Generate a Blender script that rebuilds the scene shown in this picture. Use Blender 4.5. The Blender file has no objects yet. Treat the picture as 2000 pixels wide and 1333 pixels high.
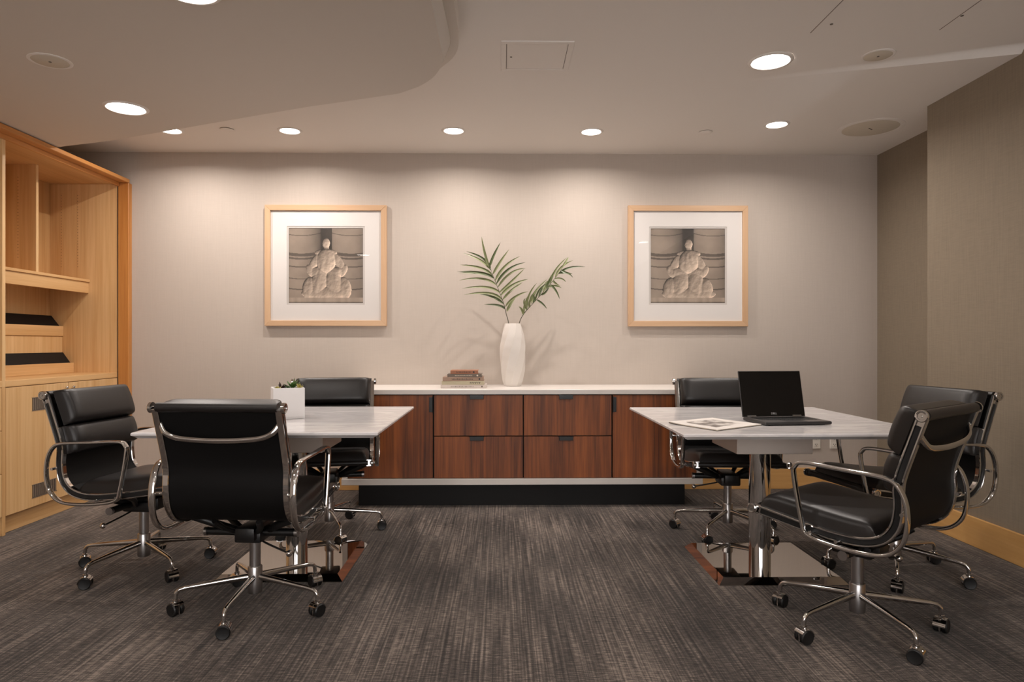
import bpy, bmesh, math, random
import numpy as np
from mathutils import Vector, Matrix

random.seed(7)
S = bpy.context.scene
COL = S.collection
# ------------------------------------------------------------------ camera, world, exposure
FPX, CXP, HYP, HC, YAW = 1333.0, 1000.0, 672.0, 1.093, 0.015     # photo pixels, camera height in m
cam_d = bpy.data.cameras.new('camera')
cam = bpy.data.objects.new('camera', cam_d)
COL.objects.link(cam)
cam.location = (0, 0, HC)
cam.rotation_euler = (math.pi / 2, 0, -YAW)
cam_d.sensor_width = 36.0
cam_d.lens = FPX / 2000.0 * 36.0
cam_d.shift_y = (HYP - 666.5) / 2000.0
cam_d.clip_start = 0.05
S.camera = cam
S.view_settings.view_transform = 'Standard'
S.view_settings.look = 'None'
S.view_settings.gamma = 1.0
S.view_settings.use_curve_mapping = False
S.view_settings.exposure = 0.0
wd = bpy.data.worlds.new('world')
S.world = wd
wd.use_nodes = True
wd.node_tree.nodes['Background'].inputs[0].default_value = (1.0, 0.95, 0.93, 1)
wd.node_tree.nodes['Background'].inputs[1].default_value = 5.2
LENS_GLOW = 14.0           # radiance of the downlight lenses
LARGE_LAMP_W, SMALL_LAMP_W = 8.5, 10.5     # power of the downlights' lamps
LAMP_TINT = (1.0, 0.915, 0.85)

CA, SA = math.cos(YAW), math.sin(YAW)
def ray(x, y, zc):
    xc = (x - CXP) / FPX * zc
    return Vector((xc * CA + zc * SA, zc * CA - xc * SA, HC - (y - HYP) / FPX * zc))
def at_z(x, y, Z):
    return ray(x, y, (HC - Z) * FPX / (y - HYP))
def at_x(x, y, X):
    r = (x - CXP) / FPX
    return ray(x, y, X / (r * CA + SA))
def at_y(x, y, Y):
    r = (x - CXP) / FPX
    return ray(x, y, Y / (CA - r * SA))

# ------------------------------------------------------------------ materials
MATS = {}
def srgb(r, g, b):
    def c(v):
        v /= 255.0
        return v / 12.92 if v <= 0.04045 else ((v + 0.055) / 1.055) ** 2.4
    return (c(r), c(g), c(b), 1)
class NT:
    def __init__(s, name):
        s.m = bpy.data.materials.new(name)
        s.m.use_nodes = True
        s.t = s.m.node_tree
        s.b = s.t.nodes['Principled BSDF']
        MATS[name] = s.m
    def n(s, kind, **kw):
        nd = s.t.nodes.new(kind)
        for k, v in kw.items():
            if isinstance(k, str) and hasattr(nd, k):
                setattr(nd, k, v)
        return nd
    def l(s, a, b):
        s.t.links.new(a, b)
    def set(s, **kw):
        for k, v in kw.items():
            s.b.inputs[k.replace('_', ' ')].default_value = v
def plain(name, col, rough=0.5, metal=0.0, coat=0.0, spec=0.5, bump=None, var=0.0):
    t = NT(name)
    t.set(Roughness=rough, Metallic=metal, Coat_Weight=coat, Specular_IOR_Level=spec)
    tc = t.n('ShaderNodeTexCoord')
    nz = t.n('ShaderNodeTexNoise')
    nz.inputs['Scale'].default_value = 30 if bump is None else bump[0]
    nz.inputs['Detail'].default_value = 4
    t.l(tc.outputs['Object'], nz.inputs['Vector'])
    mx = t.n('ShaderNodeMix', data_type='RGBA')
    mx.inputs[6].default_value = tuple(c * (1 - var) for c in col[:3]) + (1,)
    mx.inputs[7].default_value = tuple(min(1, c * (1 + var)) for c in col[:3]) + (1,)
    t.l(nz.outputs['Fac'], mx.inputs[0])
    t.l(mx.outputs[2], t.b.inputs['Base Color'])
    if bump:
        bp = t.n('ShaderNodeBump')
        bp.inputs['Strength'].default_value = bump[1]
        bp.inputs['Distance'].default_value = bump[2]
        t.l(nz.outputs['Fac'], bp.inputs['Height'])
        t.l(bp.outputs[0], t.b.inputs['Normal'])
    return t.m
def wood(name, dark, light, scale=(60, 60, 2.2), rough=0.4, contrast=(0.35, 0.68), coat=0.0):
    t = NT(name)
    t.set(Roughness=rough, Coat_Weight=coat)
    tc = t.n('ShaderNodeTexCoord')
    oi = t.n('ShaderNodeObjectInfo')
    mp = t.n('ShaderNodeMapping')
    mp.inputs['Scale'].default_value = scale
    ad = t.n('ShaderNodeVectorMath', operation='ADD')
    ml = t.n('ShaderNodeVectorMath', operation='SCALE')
    cb = t.n('ShaderNodeCombineXYZ')
    t.l(oi.outputs['Random'], cb.inputs[0]); t.l(oi.outputs['Random'], cb.inputs[2])
    t.l(cb.outputs[0], ml.inputs[0]); ml.inputs['Scale'].default_value = 7.0
    t.l(tc.outputs['Object'], ad.inputs[0]); t.l(ml.outputs[0], ad.inputs[1])
    t.l(ad.outputs[0], mp.inputs['Vector'])
    n1 = t.n('ShaderNodeTexNoise'); n1.inputs['Scale'].default_value = 1.0
    n1.inputs['Detail'].default_value = 6; n1.inputs['Roughness'].default_value = 0.6
    n1.inputs['Distortion'].default_value = 0.3
    t.l(mp.outputs[0], n1.inputs['Vector'])
    mp2 = t.n('ShaderNodeMapping'); mp2.inputs['Scale'].default_value = tuple(v * 0.16 for v in scale)
    t.l(ad.outputs[0], mp2.inputs['Vector'])
    n2 = t.n('ShaderNodeTexNoise'); n2.inputs['Scale'].default_value = 1.0; n2.inputs['Detail'].default_value = 2
    t.l(mp2.outputs[0], n2.inputs['Vector'])
    sm = t.n('ShaderNodeMath', operation='MULTIPLY_ADD')
    t.l(n2.outputs['Fac'], sm.inputs[0]); sm.inputs[1].default_value = 0.55
    mm = t.n('ShaderNodeMath', operation='MULTIPLY'); t.l(n1.outputs['Fac'], mm.inputs[0]); mm.inputs[1].default_value = 0.45
    t.l(mm.outputs[0], sm.inputs[2])
    cr = t.n('ShaderNodeValToRGB')
    cr.color_ramp.elements[0].position = contrast[0]; cr.color_ramp.elements[0].color = dark
    cr.color_ramp.elements[1].position = contrast[1]; cr.color_ramp.elements[1].color = light
    t.l(sm.outputs[0], cr.inputs[0])
    t.l(cr.outputs[0], t.b.inputs['Base Color'])
    bp = t.n('ShaderNodeBump'); bp.inputs['Strength'].default_value = 0.12; bp.inputs['Distance'].default_value = 0.001
    t.l(n1.outputs['Fac'], bp.inputs['Height']); t.l(bp.outputs[0], t.b.inputs['Normal'])
    return t.m
def emit(name, col, strength):
    t = NT(name)
    t.set(Base_Color=(0.9, 0.9, 0.9, 1), Emission_Color=(*col, 1), Emission_Strength=strength, Roughness=0.4)
    return t.m
def wallpaper(name, c1, c2):
    t = NT(name)
    t.set(Roughness=0.75, Specular_IOR_Level=0.25)
    ge = t.n('ShaderNodeNewGeometry')
    mp = t.n('ShaderNodeMapping'); mp.inputs['Scale'].default_value = (230, 230, 7)
    t.l(ge.outputs['Position'], mp.inputs['Vector'])
    n1 = t.n('ShaderNodeTexNoise'); n1.inputs['Scale'].default_value = 1; n1.inputs['Detail'].default_value = 4
    t.l(mp.outputs[0], n1.inputs['Vector'])
    mp2 = t.n('ShaderNodeMapping'); mp2.inputs['Scale'].default_value = (14, 14, 210)
    t.l(ge.outputs['Position'], mp2.inputs['Vector'])
    n2 = t.n('ShaderNodeTexNoise'); n2.inputs['Scale'].default_value = 1; n2.inputs['Detail'].default_value = 3
    t.l(mp2.outputs[0], n2.inputs['Vector'])
    ad = t.n('ShaderNodeMath', operation='MULTIPLY_ADD'); t.l(n2.outputs['Fac'], ad.inputs[0]); ad.inputs[1].default_value = 0.4
    m2 = t.n('ShaderNodeMath', operation='MULTIPLY'); t.l(n1.outputs['Fac'], m2.inputs[0]); m2.inputs[1].default_value = 0.6
    t.l(m2.outputs[0], ad.inputs[2])
    cr = t.n('ShaderNodeValToRGB')
    cr.color_ramp.elements[0].position = 0.33; cr.color_ramp.elements[0].color = c1
    cr.color_ramp.elements[1].position = 0.67; cr.color_ramp.elements[1].color = c2
    t.l(ad.outputs[0], cr.inputs[0]); t.l(cr.outputs[0], t.b.inputs['Base Color'])
    bp = t.n('ShaderNodeBump'); bp.inputs['Strength'].default_value = 0.15; bp.inputs['Distance'].default_value = 0.001
    t.l(ad.outputs[0], bp.inputs['Height']); t.l(bp.outputs[0], t.b.inputs['Normal'])
    return t.m
def carpet(name):
    t = NT(name)
    t.set(Roughness=0.95, Specular_IOR_Level=0.1)
    t.b.inputs['Sheen Weight'].default_value = 0.15
    ge = t.n('ShaderNodeNewGeometry')
    def noise(scale, detail):
        mp = t.n('ShaderNodeMapping'); mp.inputs['Scale'].default_value = scale
        t.l(ge.outputs['Position'], mp.inputs['Vector'])
        n = t.n('ShaderNodeTexNoise'); n.inputs['Scale'].default_value = 1; n.inputs['Detail'].default_value = detail
        t.l(mp.outputs[0], n.inputs['Vector'])
        return n.outputs['Fac']
    a = noise((120, 1.8, 1), 3)        # threads running away from the camera
    b = noise((28, 170, 1), 2)        # threads running across
    c = noise((3.2, 1.4, 1), 3)       # broad patches
    d = noise((420, 420, 1), 2)     # pile
    def madd(x, k, y):
        m = t.n('ShaderNodeMath', operation='MULTIPLY_ADD')
        t.l(x, m.inputs[0]); m.inputs[1].default_value = k
        if isinstance(y, float): m.inputs[2].default_value = y
        else: t.l(y, m.inputs[2])
        return m.outputs[0]
    s = madd(a, 0.40, madd(b, 0.36, madd(c, 0.26, madd(d, 0.26, -0.14))))
    cr = t.n('ShaderNodeValToRGB')
    e = cr.color_ramp.elements
    e[0].position = 0.40; e[0].color = srgb(34, 29, 26)
    e[1].position = 0.64; e[1].color = srgb(140, 127, 117)
    m = e.new(0.51); m.color = srgb(74, 66, 61)
    t.l(s, cr.inputs[0]); t.l(cr.outputs[0], t.b.inputs['Base Color'])
    bp = t.n('ShaderNodeBump'); bp.inputs['Strength'].default_value = 0.6; bp.inputs['Distance'].default_value = 0.004
    t.l(s, bp.inputs['Height']); t.l(bp.outputs[0], t.b.inputs['Normal'])
    return t.m
def marble(name):
    t = NT(name)
    t.set(Roughness=0.12, Specular_IOR_Level=0.5)
    tc = t.n('ShaderNodeTexCoord')
    mp = t.n('ShaderNodeMapping'); mp.inputs['Scale'].default_value = (1.5, 5.0, 3); mp.inputs['Rotation'].default_value = (0, 0, 0.25)
    t.l(tc.outputs['Object'], mp.inputs['Vector'])
    n = t.n('ShaderNodeTexNoise'); n.inputs['Scale'].default_value = 1.6; n.inputs['Detail'].default_value = 9
    n.inputs['Roughness'].default_value = 0.62; n.inputs['Distortion'].default_value = 1.3
    t.l(mp.outputs[0], n.inputs['Vector'])
    cr = t.n('ShaderNodeValToRGB'); e = cr.color_ramp.elements
    e[0].position = 0.30; e[0].color = srgb(234, 230, 229)
    e[1].position = 0.72; e[1].color = srgb(226, 222, 222)
    v = e.new(0.5); v.color = srgb(206, 203, 204)
    v = e.new(0.44); v.color = srgb(224, 221, 220)
    v = e.new(0.56); v.color = srgb(218, 214, 214)
    t.l(n.outputs['Fac'], cr.inputs[0]); t.l(cr.outputs[0], t.b.inputs['Base Color'])
    return t.m
def pane(name):
    m = bpy.data.materials.new(name); m.use_nodes = True
    t = m.node_tree; t.nodes.clear()
    o = t.nodes.new('ShaderNodeOutputMaterial'); mx = t.nodes.new('ShaderNodeMixShader')
    tr = t.nodes.new('ShaderNodeBsdfTransparent'); gl = t.nodes.new('ShaderNodeBsdfGlossy')
    gl.inputs['Roughness'].default_value = 0.01
    ge = t.nodes.new('ShaderNodeNewGeometry'); dt = t.nodes.new('ShaderNodeVectorMath'); dt.operation = 'DOT_PRODUCT'
    t.links.new(ge.outputs['Incoming'], dt.inputs[0]); t.links.new(ge.outputs['Normal'], dt.inputs[1])
    def mth(op, x, y=None, z=None):
        m_ = t.nodes.new('ShaderNodeMath'); m_.operation = op
        for i, v in enumerate((x, y, z)):
            if v is None: continue
            if isinstance(v, (int, float)): m_.inputs[i].default_value = v
            else: t.links.new(v, m_.inputs[i])
        return m_.outputs[0]
    fr = mth('MULTIPLY_ADD', mth('POWER', mth('SUBTRACT', 1.0, mth('ABSOLUTE', dt.outputs['Value'])), 5.0), 0.96, 0.02)   # Schlick reflectance of glass
    t.links.new(fr, mx.inputs[0]); t.links.new(tr.outputs[0], mx.inputs[1]); t.links.new(gl.outputs[0], mx.inputs[2])
    t.links.new(mx.outputs[0], o.inputs[0])
    MATS[name] = m
    return m
def printed(name):
    t = NT(name)
    t.set(Roughness=0.5)
    at = t.n('ShaderNodeAttribute'); at.attribute_name = 'print'
    t.l(at.outputs['Color'], t.b.inputs['Base Color'])
    return t.m

wallpaper('wallpaper', srgb(186, 175, 165), srgb(191, 180, 170))
wallpaper('wallpaper_olive', srgb(130, 118, 102), srgb(142, 129, 112))
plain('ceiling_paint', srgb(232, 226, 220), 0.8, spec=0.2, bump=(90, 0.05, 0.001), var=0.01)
plain('ceiling_paint_shaded', srgb(216, 207, 197), 0.8, spec=0.2, bump=(90, 0.05, 0.001), var=0.01)  # ceiling paint darkened, so the soffit's shade is in the colour
carpet('carpet')
wood('maple', srgb(196, 150, 96), srgb(226, 190, 140), (55, 55, 1.6), 0.42)
wood('maple_flat', srgb(186, 134, 80), srgb(222, 178, 122), (4, 55, 55), 0.42)       # grain along x
wood('maple_long', srgb(196, 150, 96), srgb(226, 186, 134), (55, 1.6, 55), 0.42)       # grain along y
wood('oak_frame', srgb(168, 104, 46), srgb(206, 144, 78), (40, 40, 1.8), 0.4)
wood('oak_head', srgb(172, 108, 50), srgb(212, 150, 84), (40, 1.6, 40), 0.4)
wood('baseboard_wood', srgb(200, 150, 88), srgb(222, 176, 114), (2.0, 2.0, 45), 0.35)
wood('walnut', srgb(68, 30, 10), srgb(164, 90, 38), (70, 70, 2.4), 0.5, (0.34, 0.66))
wood('frame_wood_v', srgb(190, 152, 116), srgb(208, 174, 140), (60, 60, 2), 0.4)
wood('frame_wood_h', srgb(190, 152, 116), srgb(208, 174, 140), (2, 60, 60), 0.4)
plain('leather', srgb(25, 22, 21), 0.4, spec=0.5, bump=(260, 0.12, 0.0008), var=0.1)
plain('leather_back', srgb(9, 8, 8), 0.6, spec=0.2, bump=(260, 0.1, 0.0006), var=0.1)
plain('chrome', (0.66, 0.65, 0.64, 1), 0.07, 1.0)
plain('satin_steel', (0.42, 0.41, 0.41, 1), 0.28, 1.0)
plain('mirror_steel', (0.72, 0.69, 0.66, 1), 0.03, 1.0)
plain('black_metal', srgb(14, 14, 15), 0.4)
plain('black_plastic', srgb(16, 16, 17), 0.45)
plain('black_laminate', srgb(12, 11, 11), 0.6, spec=.3)
marble('marble')
plain('white_lacquer', srgb(222, 216, 210), 0.3, var=0.01)
plain('table_box_paint', srgb(204, 192, 182), 0.5, var=0.02)
plain('mat_board', srgb(222, 217, 213), 0.9, var=0.01)
plain('mat_bevel', srgb(200, 194, 189), 0.9, var=0.01)
pane('picture_glass')
printed('print')
plain('ceramic', srgb(216, 209, 202), 0.45, var=0.01)
plain('planter_ceramic', srgb(226, 224, 224), 0.4, var=0.01)
plain('leaf', srgb(130, 136, 96), 0.42, var=0.25, bump=(60, 0.1, 0.0005))
plain('leaf_dark', srgb(86, 97, 62), 0.42, var=0.25)
plain('leaf_stem', srgb(58, 58, 36), 0.5, var=0.1)
plain('succulent_green', srgb(70, 104, 44), 0.45, var=0.3)
plain('succulent_dark', srgb(58, 36, 30), 0.45, var=0.3)
plain('succulent_yellow', srgb(150, 140, 60), 0.45, var=0.3)
plain('soil', srgb(46, 36, 28), 0.95, var=0.3, bump=(80, 0.6, 0.004))
plain('grille_cloth', srgb(206, 196, 180), 0.8, var=0.03, bump=(400, 0.2, 0.0006))
plain('groove', srgb(110, 100, 92), 0.9)
plain('vent_metal', srgb(140, 126, 112), 0.4, 0.4)
plain('vent_dark', srgb(52, 44, 38), 0.8)
plain('trim_white', srgb(228, 222, 216), 0.5)
plain('outlet_plastic', srgb(228, 222, 212), 0.35)
plain('paper', srgb(226, 220, 214), 0.8, var=0.02)
plain('page_edge', srgb(214, 202, 184), 0.85, var=0.05)
plain('laptop_dark', srgb(50, 48, 48), 0.42, 0.3)
plain('laptop_grey', srgb(92, 88, 86), 0.4, 0.5)
plain('screen_black', srgb(8, 8, 9), 0.06, spec=0.5)
plain('logo_silver', srgb(200, 200, 200), 0.4, 0.2)
plain('key_black', srgb(24, 24, 25), 0.5)
emit('lamp_lens', LAMP_TINT, LENS_GLOW)

# ------------------------------------------------------------------ mesh helpers
def mesh_of(bm, name, mat, smooth=None):
    bmesh.ops.recalc_face_normals(bm, faces=bm.faces)
    me = bpy.data.meshes.new(name)
    bm.to_mesh(me); bm.free()
    if mat: me.materials.append(MATS[mat])
    if smooth is not None:
        me.polygons.foreach_set('use_smooth', [True] * len(me.polygons))
        me.set_sharp_from_angle(angle=math.radians(smooth))
    return me
def obj(name, data, parent=None, loc=None, rz=0.0):
    o = bpy.data.objects.new(name, data)
    COL.objects.link(o)
    o.parent = parent
    if loc is not None: o.location = loc
    if rz: o.rotation_euler = (0, 0, rz)
    return o
def build(name, bm, mat, parent=None, smooth=None, loc=None, rz=0.0):
    return obj(name, mesh_of(bm, name, mat, smooth), parent, loc, rz)
def tag(o, label, cat, group=None):
    o['label'] = label; o['category'] = cat
    if group: o['group'] = group
    return o
def thing(name, label, cat, loc=(0, 0, 0), rz=0.0, group=None):
    return tag(obj(name, None, None, loc, rz), label, cat, group)
def structure(o):
    o['kind'] = 'structure'
    return o
def box(bm, lo, hi, bev=0.0, seg=2):
    g = bmesh.ops.create_cube(bm, size=1.0)
    vs = g['verts']
    for v in vs:
        v.co = Vector([lo[i] + (v.co[i] + 0.5) * (hi[i] - lo[i]) for i in range(3)])
    if bev > 0:
        es = list({e for v in vs for e in v.link_edges})
        bmesh.ops.bevel(bm, geom=es, offset=bev, segments=seg, profile=0.5, affect='EDGES')
    return bm
def boxbm(lo, hi, bev=0.0, seg=2):
    return box(bmesh.new(), lo, hi, bev, seg)
def lathe(bm, prof, n=24, c=(0, 0, 0), axis='z'):
    rings = []
    for r, h in prof:
        if r < 1e-6:
            rings.append([bm.verts.new(_ax(0, 0, h, c, axis))])
        else:
            rings.append([bm.verts.new(_ax(r * math.cos(2 * math.pi * k / n), r * math.sin(2 * math.pi * k / n), h, c, axis)) for k in range(n)])
    for a, b in zip(rings, rings[1:]):
        for k in range(n):
            k2 = (k + 1) % n
            if len(a) == 1 and len(b) == 1: continue
            if len(a) == 1: bm.faces.new((a[0], b[k], b[k2]))
            elif len(b) == 1: bm.faces.new((a[k], a[k2], b[0]))
            else: bm.faces.new((a[k], a[k2], b[k2], b[k]))
    return bm
def _ax(x, y, h, c, axis):
    if axis == 'z': p = (x, y, h)
    elif axis == 'x': p = (h, x, y)
    else: p = (x, h, y)
    return (p[0] + c[0], p[1] + c[1], p[2] + c[2])
def spline(pts, n):
    P = [Vector(p) for p in pts]
    P = [P[0] * 2 - P[1]] + P + [P[-1] * 2 - P[-2]]
    out = []
    for i in range(1, len(P) - 2):
        for k in range(n):
            t = k / n
            a, b, c, d = P[i - 1], P[i], P[i + 1], P[i + 2]
            out.append(0.5 * ((2 * b) + (c - a) * t + (2 * a - 5 * b + 4 * c - d) * t * t + (3 * b - a - 3 * c + d) * t ** 3))
    out.append(P[-2].copy())
    return out
def closed_spline(pts, n):
    P = [Vector(p) for p in pts]; m = len(P); out = []
    for i in range(m):
        a, b, c, d = P[i - 1], P[i], P[(i + 1) % m], P[(i + 2) % m]
        for k in range(n):
            t = k / n
            out.append(0.5 * ((2 * b) + (c - a) * t + (2 * a - 5 * b + 4 * c - d) * t * t + (3 * b - a - 3 * c + d) * t ** 3))
    return out
def sweep(bm, path, sec, binormal=None, closed=False, scale=None):
    """sec: 2D ring (along binormal, along normal); binormal fixed or parallel transported"""
    n = len(path); rings = []
    B = Vector(binormal) if binormal else None
    prev = None
    for i, p in enumerate(path):
        p = Vector(p)
        if closed: T = Vector(path[(i + 1) % n]) - Vector(path[i - 1])
        else: T = Vector(path[min(i + 1, n - 1)]) - Vector(path[max(i - 1, 0)])
        T.normalize()
        if B is not None:
            b = B; nn = T.cross(b).normalized()
        else:
            if prev is None:
                ref = Vector((0, 0, 1)) if abs(T.z) < 0.9 else Vector((1, 0, 0))
                b = T.cross(ref).normalized()
            else:
                b = (prev - T * prev.dot(T)).normalized()
            prev = b; nn = T.cross(b).normalized()
        k = scale[i] if scale else 1.0
        rings.append([bm.verts.new(p + b * (s[0] * k) + nn * (s[1] * k)) for s in sec])
    m = len(sec)
    rng = range(n) if closed else range(n - 1)
    for i in rng:
        a, c = rings[i], rings[(i + 1) % n]
        for k in range(m):
            bm.faces.new((a[k], a[(k + 1) % m], c[(k + 1) % m], c[k]))
    if not closed:
        bm.faces.new(rings[0][::-1]); bm.faces.new(rings[-1])
    return bm
def ring(a, b, n=12, p=2.0):
    out = []
    for k in range(n):
        t = 2 * math.pi * k / n
        c, s = math.cos(t), math.sin(t)
        out.append((a * math.copysign(abs(c) ** (2 / p), c), b * math.copysign(abs(s) ** (2 / p), s)))
    return out
def cyl(bm, p0, p1, r, n=16, r1=None):
    return sweep(bm, [p0, p1], ring(r, r, n), scale=[1, (r1 or r) / r])
def prism(bm, poly, z0, z1):
    a = [bm.verts.new((x, y, z0)) for x, y in poly]
    b = [bm.verts.new((x, y, z1)) for x, y in poly]
    bm.faces.new(a[::-1]); bm.faces.new(b)
    for i in range(len(poly)):
        j = (i + 1) % len(poly)
        bm.faces.new((a[i], a[j], b[j], b[i]))
    return bm
def sphere(bm, c, r, u=16, v=10, sc=(1, 1, 1)):
    g = bmesh.ops.create_uvsphere(bm, u_segments=u, v_segments=v, radius=r)
    for w in g['verts']:
        w.co = Vector((w.co.x * sc[0] + c[0], w.co.y * sc[1] + c[1], w.co.z * sc[2] + c[2]))
    return bm

# ------------------------------------------------------------------ the room
CEIL = 2.52
SOFF = 2.315
YB = 5.12          # back wall
XR, XRR, YSTEP = 2.555, 2.84, 4.06
XL, YF = -3.36, -3.2
TOPZ = 2.75
structure(build('floor', boxbm((XL - .1, YF - .1, -0.06), (XRR + .1, YB + .1, 0)), 'carpet'))
structure(build('wall_back', boxbm((XL - .1, YB, 0), (XRR + .1, YB + .12, TOPZ)), 'wallpaper'))
structure(build('wall_left', boxbm((XL - .12, YF, 0), (XL, YB, TOPZ)), 'wallpaper'))
bm = bmesh.new()
WX0, WX1, WZ0, WZ1 = -2.2, 2.05, 0.15, 2.28
for lo, hi in (((XL - .1, 0), (WX0, TOPZ)), ((WX1, 0), (XRR + .1, TOPZ)), ((WX0, 0), (WX1, WZ0)), ((WX0, WZ1), (WX1, TOPZ))):
    box(bm, (lo[0], YF - .12, lo[1]), (hi[0], YF, hi[1]))
structure(build('wall_front', bm, 'wallpaper'))
win = structure(obj('fill_window_1', None, None, ((WX0 + WX1) / 2, YF - .06, WZ0)))  # unseen window, added behind the camera to let in fill daylight
wh, wz = (WX1 - WX0) / 2, WZ1 - WZ0
for lo, hi, nm in [((-wh, 0), (wh, .05), 'frame_rail'), ((-wh, wz - .05), (wh, wz), 'frame_rail')] + [((-wh + k * (2 * wh - .05) / 4, .05), (-wh + k * (2 * wh - .05) / 4 + .05, wz - .05), 'mullion') for k in range(5)]:
    build(nm, boxbm((lo[0], -.03, lo[1]), (hi[0], .03, hi[1]), .003, 1), 'trim_white', win)
for k in range(4):
    a = -wh + k * (2 * wh - .05) / 4 + .05; b = -wh + (k + 1) * (2 * wh - .05) / 4
    build('pane', boxbm((a, -.003, .05), (b, .003, wz - .05)), 'picture_glass', win)
structure(build('wall_right', boxbm((XR, YF, 0), (XR + .5, YSTEP, TOPZ)), 'wallpaper_olive'))
structure(build('wall_right_recess', boxbm((XRR, YSTEP, 0), (XRR + .2, YB, TOPZ)), 'wallpaper_olive'))

# ceiling: flat at the back, a small cove lifting the front right part
COVE = .05
def crease(x): return 3.715 - (x - 1.27) * 0.31 if x > 1.27 else 3.715
def lift(x, y):
    amp = max(0.0, min(1.0, (x - 1.27) / 1.3)) * 0.04
    d = max(0.0, min(1.0, (crease(x) - y) / COVE))
    return CEIL + amp * math.sin(d * math.pi / 2)
def ceiling_mesh():
    xs = [XL - .1, -1.5, 0.0, 1.0, 1.27] + [1.27 + .11 * k for k in range(1, 16)]
    bm = bmesh.new(); cols = []
    for x in xs:
        ys = [YB + .1] + [crease(x) - COVE * k / 8 for k in range(9)] + [YF - .1]
        cols.append([bm.verts.new((x, y, lift(x, y))) for y in ys])
    for a, b in zip(cols, cols[1:]):
        for i in range(len(a) - 1):
            bm.faces.new((a[i], a[i + 1], b[i + 1], b[i]))
    top = bmesh.ops.extrude_face_region(bm, geom=list(bm.faces))
    for v in [g for g in top['geom'] if isinstance(g, bmesh.types.BMVert)]:
        v.co.z = TOPZ + .1
    return bm
ceiling = structure(build('ceiling', ceiling_mesh(), 'ceiling_paint', smooth=30))
for x in (1.42, 2.02):
    bm = bmesh.new(); box(bm, (x - .0014, 1.9, lift(x, 2.5) - .0012), (x + .0014, 3.12, lift(x, 2.5) + .01))
    build('panel_joint', bm, 'groove', ceiling)
for px, py in ((1624, 41), (1879, 32)):
    p = at_z(px, py, CEIL + .02)
    build('screw_cap', lathe(bmesh.new(), [(0, -.003), (.007, -.002), (.007, .01), (0, .01)], 10, (p.x, p.y, lift(p.x, p.y))), 'groove', ceiling)

# dropped soffit with a rounded corner and a stepped edge
def soffit():
    low = [(842, 0), (847, 22), (852, 46.8), (859, 81), (863, 98), (865, 113.4), (864.6, 124), (859, 135), (852, 145), (843, 154), (830, 163), (816, 170), (780, 182.7), (690, 196), (600, 209), (500, 226), (350, 252), (220, 274.5), (123, 292)]
    mid = [(863.7, 0), (868.5, 22), (873.6, 45), (879, 72), (880, 80), (878.6, 88), (871.8, 106), (866, 117)]
    out = [(886, 0), (891, 30), (895, 59), (896, 79), (895, 93.6), (891, 104), (886, 111.6), (875.4, 122), (864, 130)]
    Z2 = 2.43
    def world(pts, z): return [at_z(x, y, z).xy for x, y in pts]
    L = world(low, SOFF); M = world(mid, Z2); O = world(out, Z2)
    def cont(P, extra):   # carry the step on along the soffit's hidden far edge
        last = P[-1]; d = last - L[8]
        return P + [Vector((q.x + d.x * .3, q.y + d.y + extra)) for q in L[10:]]
    M = cont(M, 0.0); O = cont(O, 0.02)
    L[-1].x = min(L[-1].x, -2.9)
    for P in (L, M, O):
        P[-1] = P[-1] + (P[-1] - P[-2]) * ((XL - .05 - P[-1].x) / (P[-1].x - P[-2].x))
        d = (P[0] - P[1]).normalized()
        P.insert(0, Vector((P[0].x + d.x / abs(d.y) * (P[0].y - YF) * .35, YF - .05)))
    def resample(P, n):
        s = [0.0]
        for a, b in zip(P, P[1:]): s.append(s[-1] + (b - a).length)
        xs = np.interp(np.linspace(0, 1, n), np.array(s) / s[-1], [p.x for p in P])
        ys = np.interp(np.linspace(0, 1, n), np.array(s) / s[-1], [p.y for p in P])
        return [Vector((a, b)) for a, b in zip(xs, ys)]
    n = 220
    L, M, O = resample(L, n), resample(M, n), resample(O, n)
    bm = bmesh.new()
    def row(P, z): return [bm.verts.new((p.x, p.y, z)) for p in P]
    r0, r1, r2, r3 = row(L, SOFF), row(M, Z2), row(O, Z2), row(O, CEIL + .03)
    for a, b in ((r0, r1), (r1, r2), (r2, r3)):
        for i in range(n - 1):
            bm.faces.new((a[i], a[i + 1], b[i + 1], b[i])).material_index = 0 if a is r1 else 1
    c0 = bm.verts.new((XL - .05, YF - .05, SOFF)); c1 = bm.verts.new((XL - .05, YF - .05, CEIL + .03))
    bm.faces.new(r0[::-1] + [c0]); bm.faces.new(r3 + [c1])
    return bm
sf = structure(build('ceiling_soffit', soffit(), 'ceiling_paint_shaded', smooth=25)); sf.data.materials.append(MATS['ceiling_paint'])  # step faces keep the lighter paint, imitating light on the fascia

# baseboards
BBH = 0.158
structure(build('baseboard_back', boxbm((-2.77, YB - .016, 0), (XRR, YB, BBH), .003), 'baseboard_wood'))
structure(build('baseboard_right', boxbm((XR - .016, YF, 0), (XR, YSTEP, BBH), .003), 'baseboard_wood'))
structure(build('baseboard_step', boxbm((XR - .016, YSTEP, 0), (XRR, YSTEP + .016, BBH), .003), 'baseboard_wood'))
structure(build('baseboard_recess', boxbm((XRR - .016, YSTEP + .016, 0), (XRR, YB - .016, BBH), .003), 'baseboard_wood'))

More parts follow.
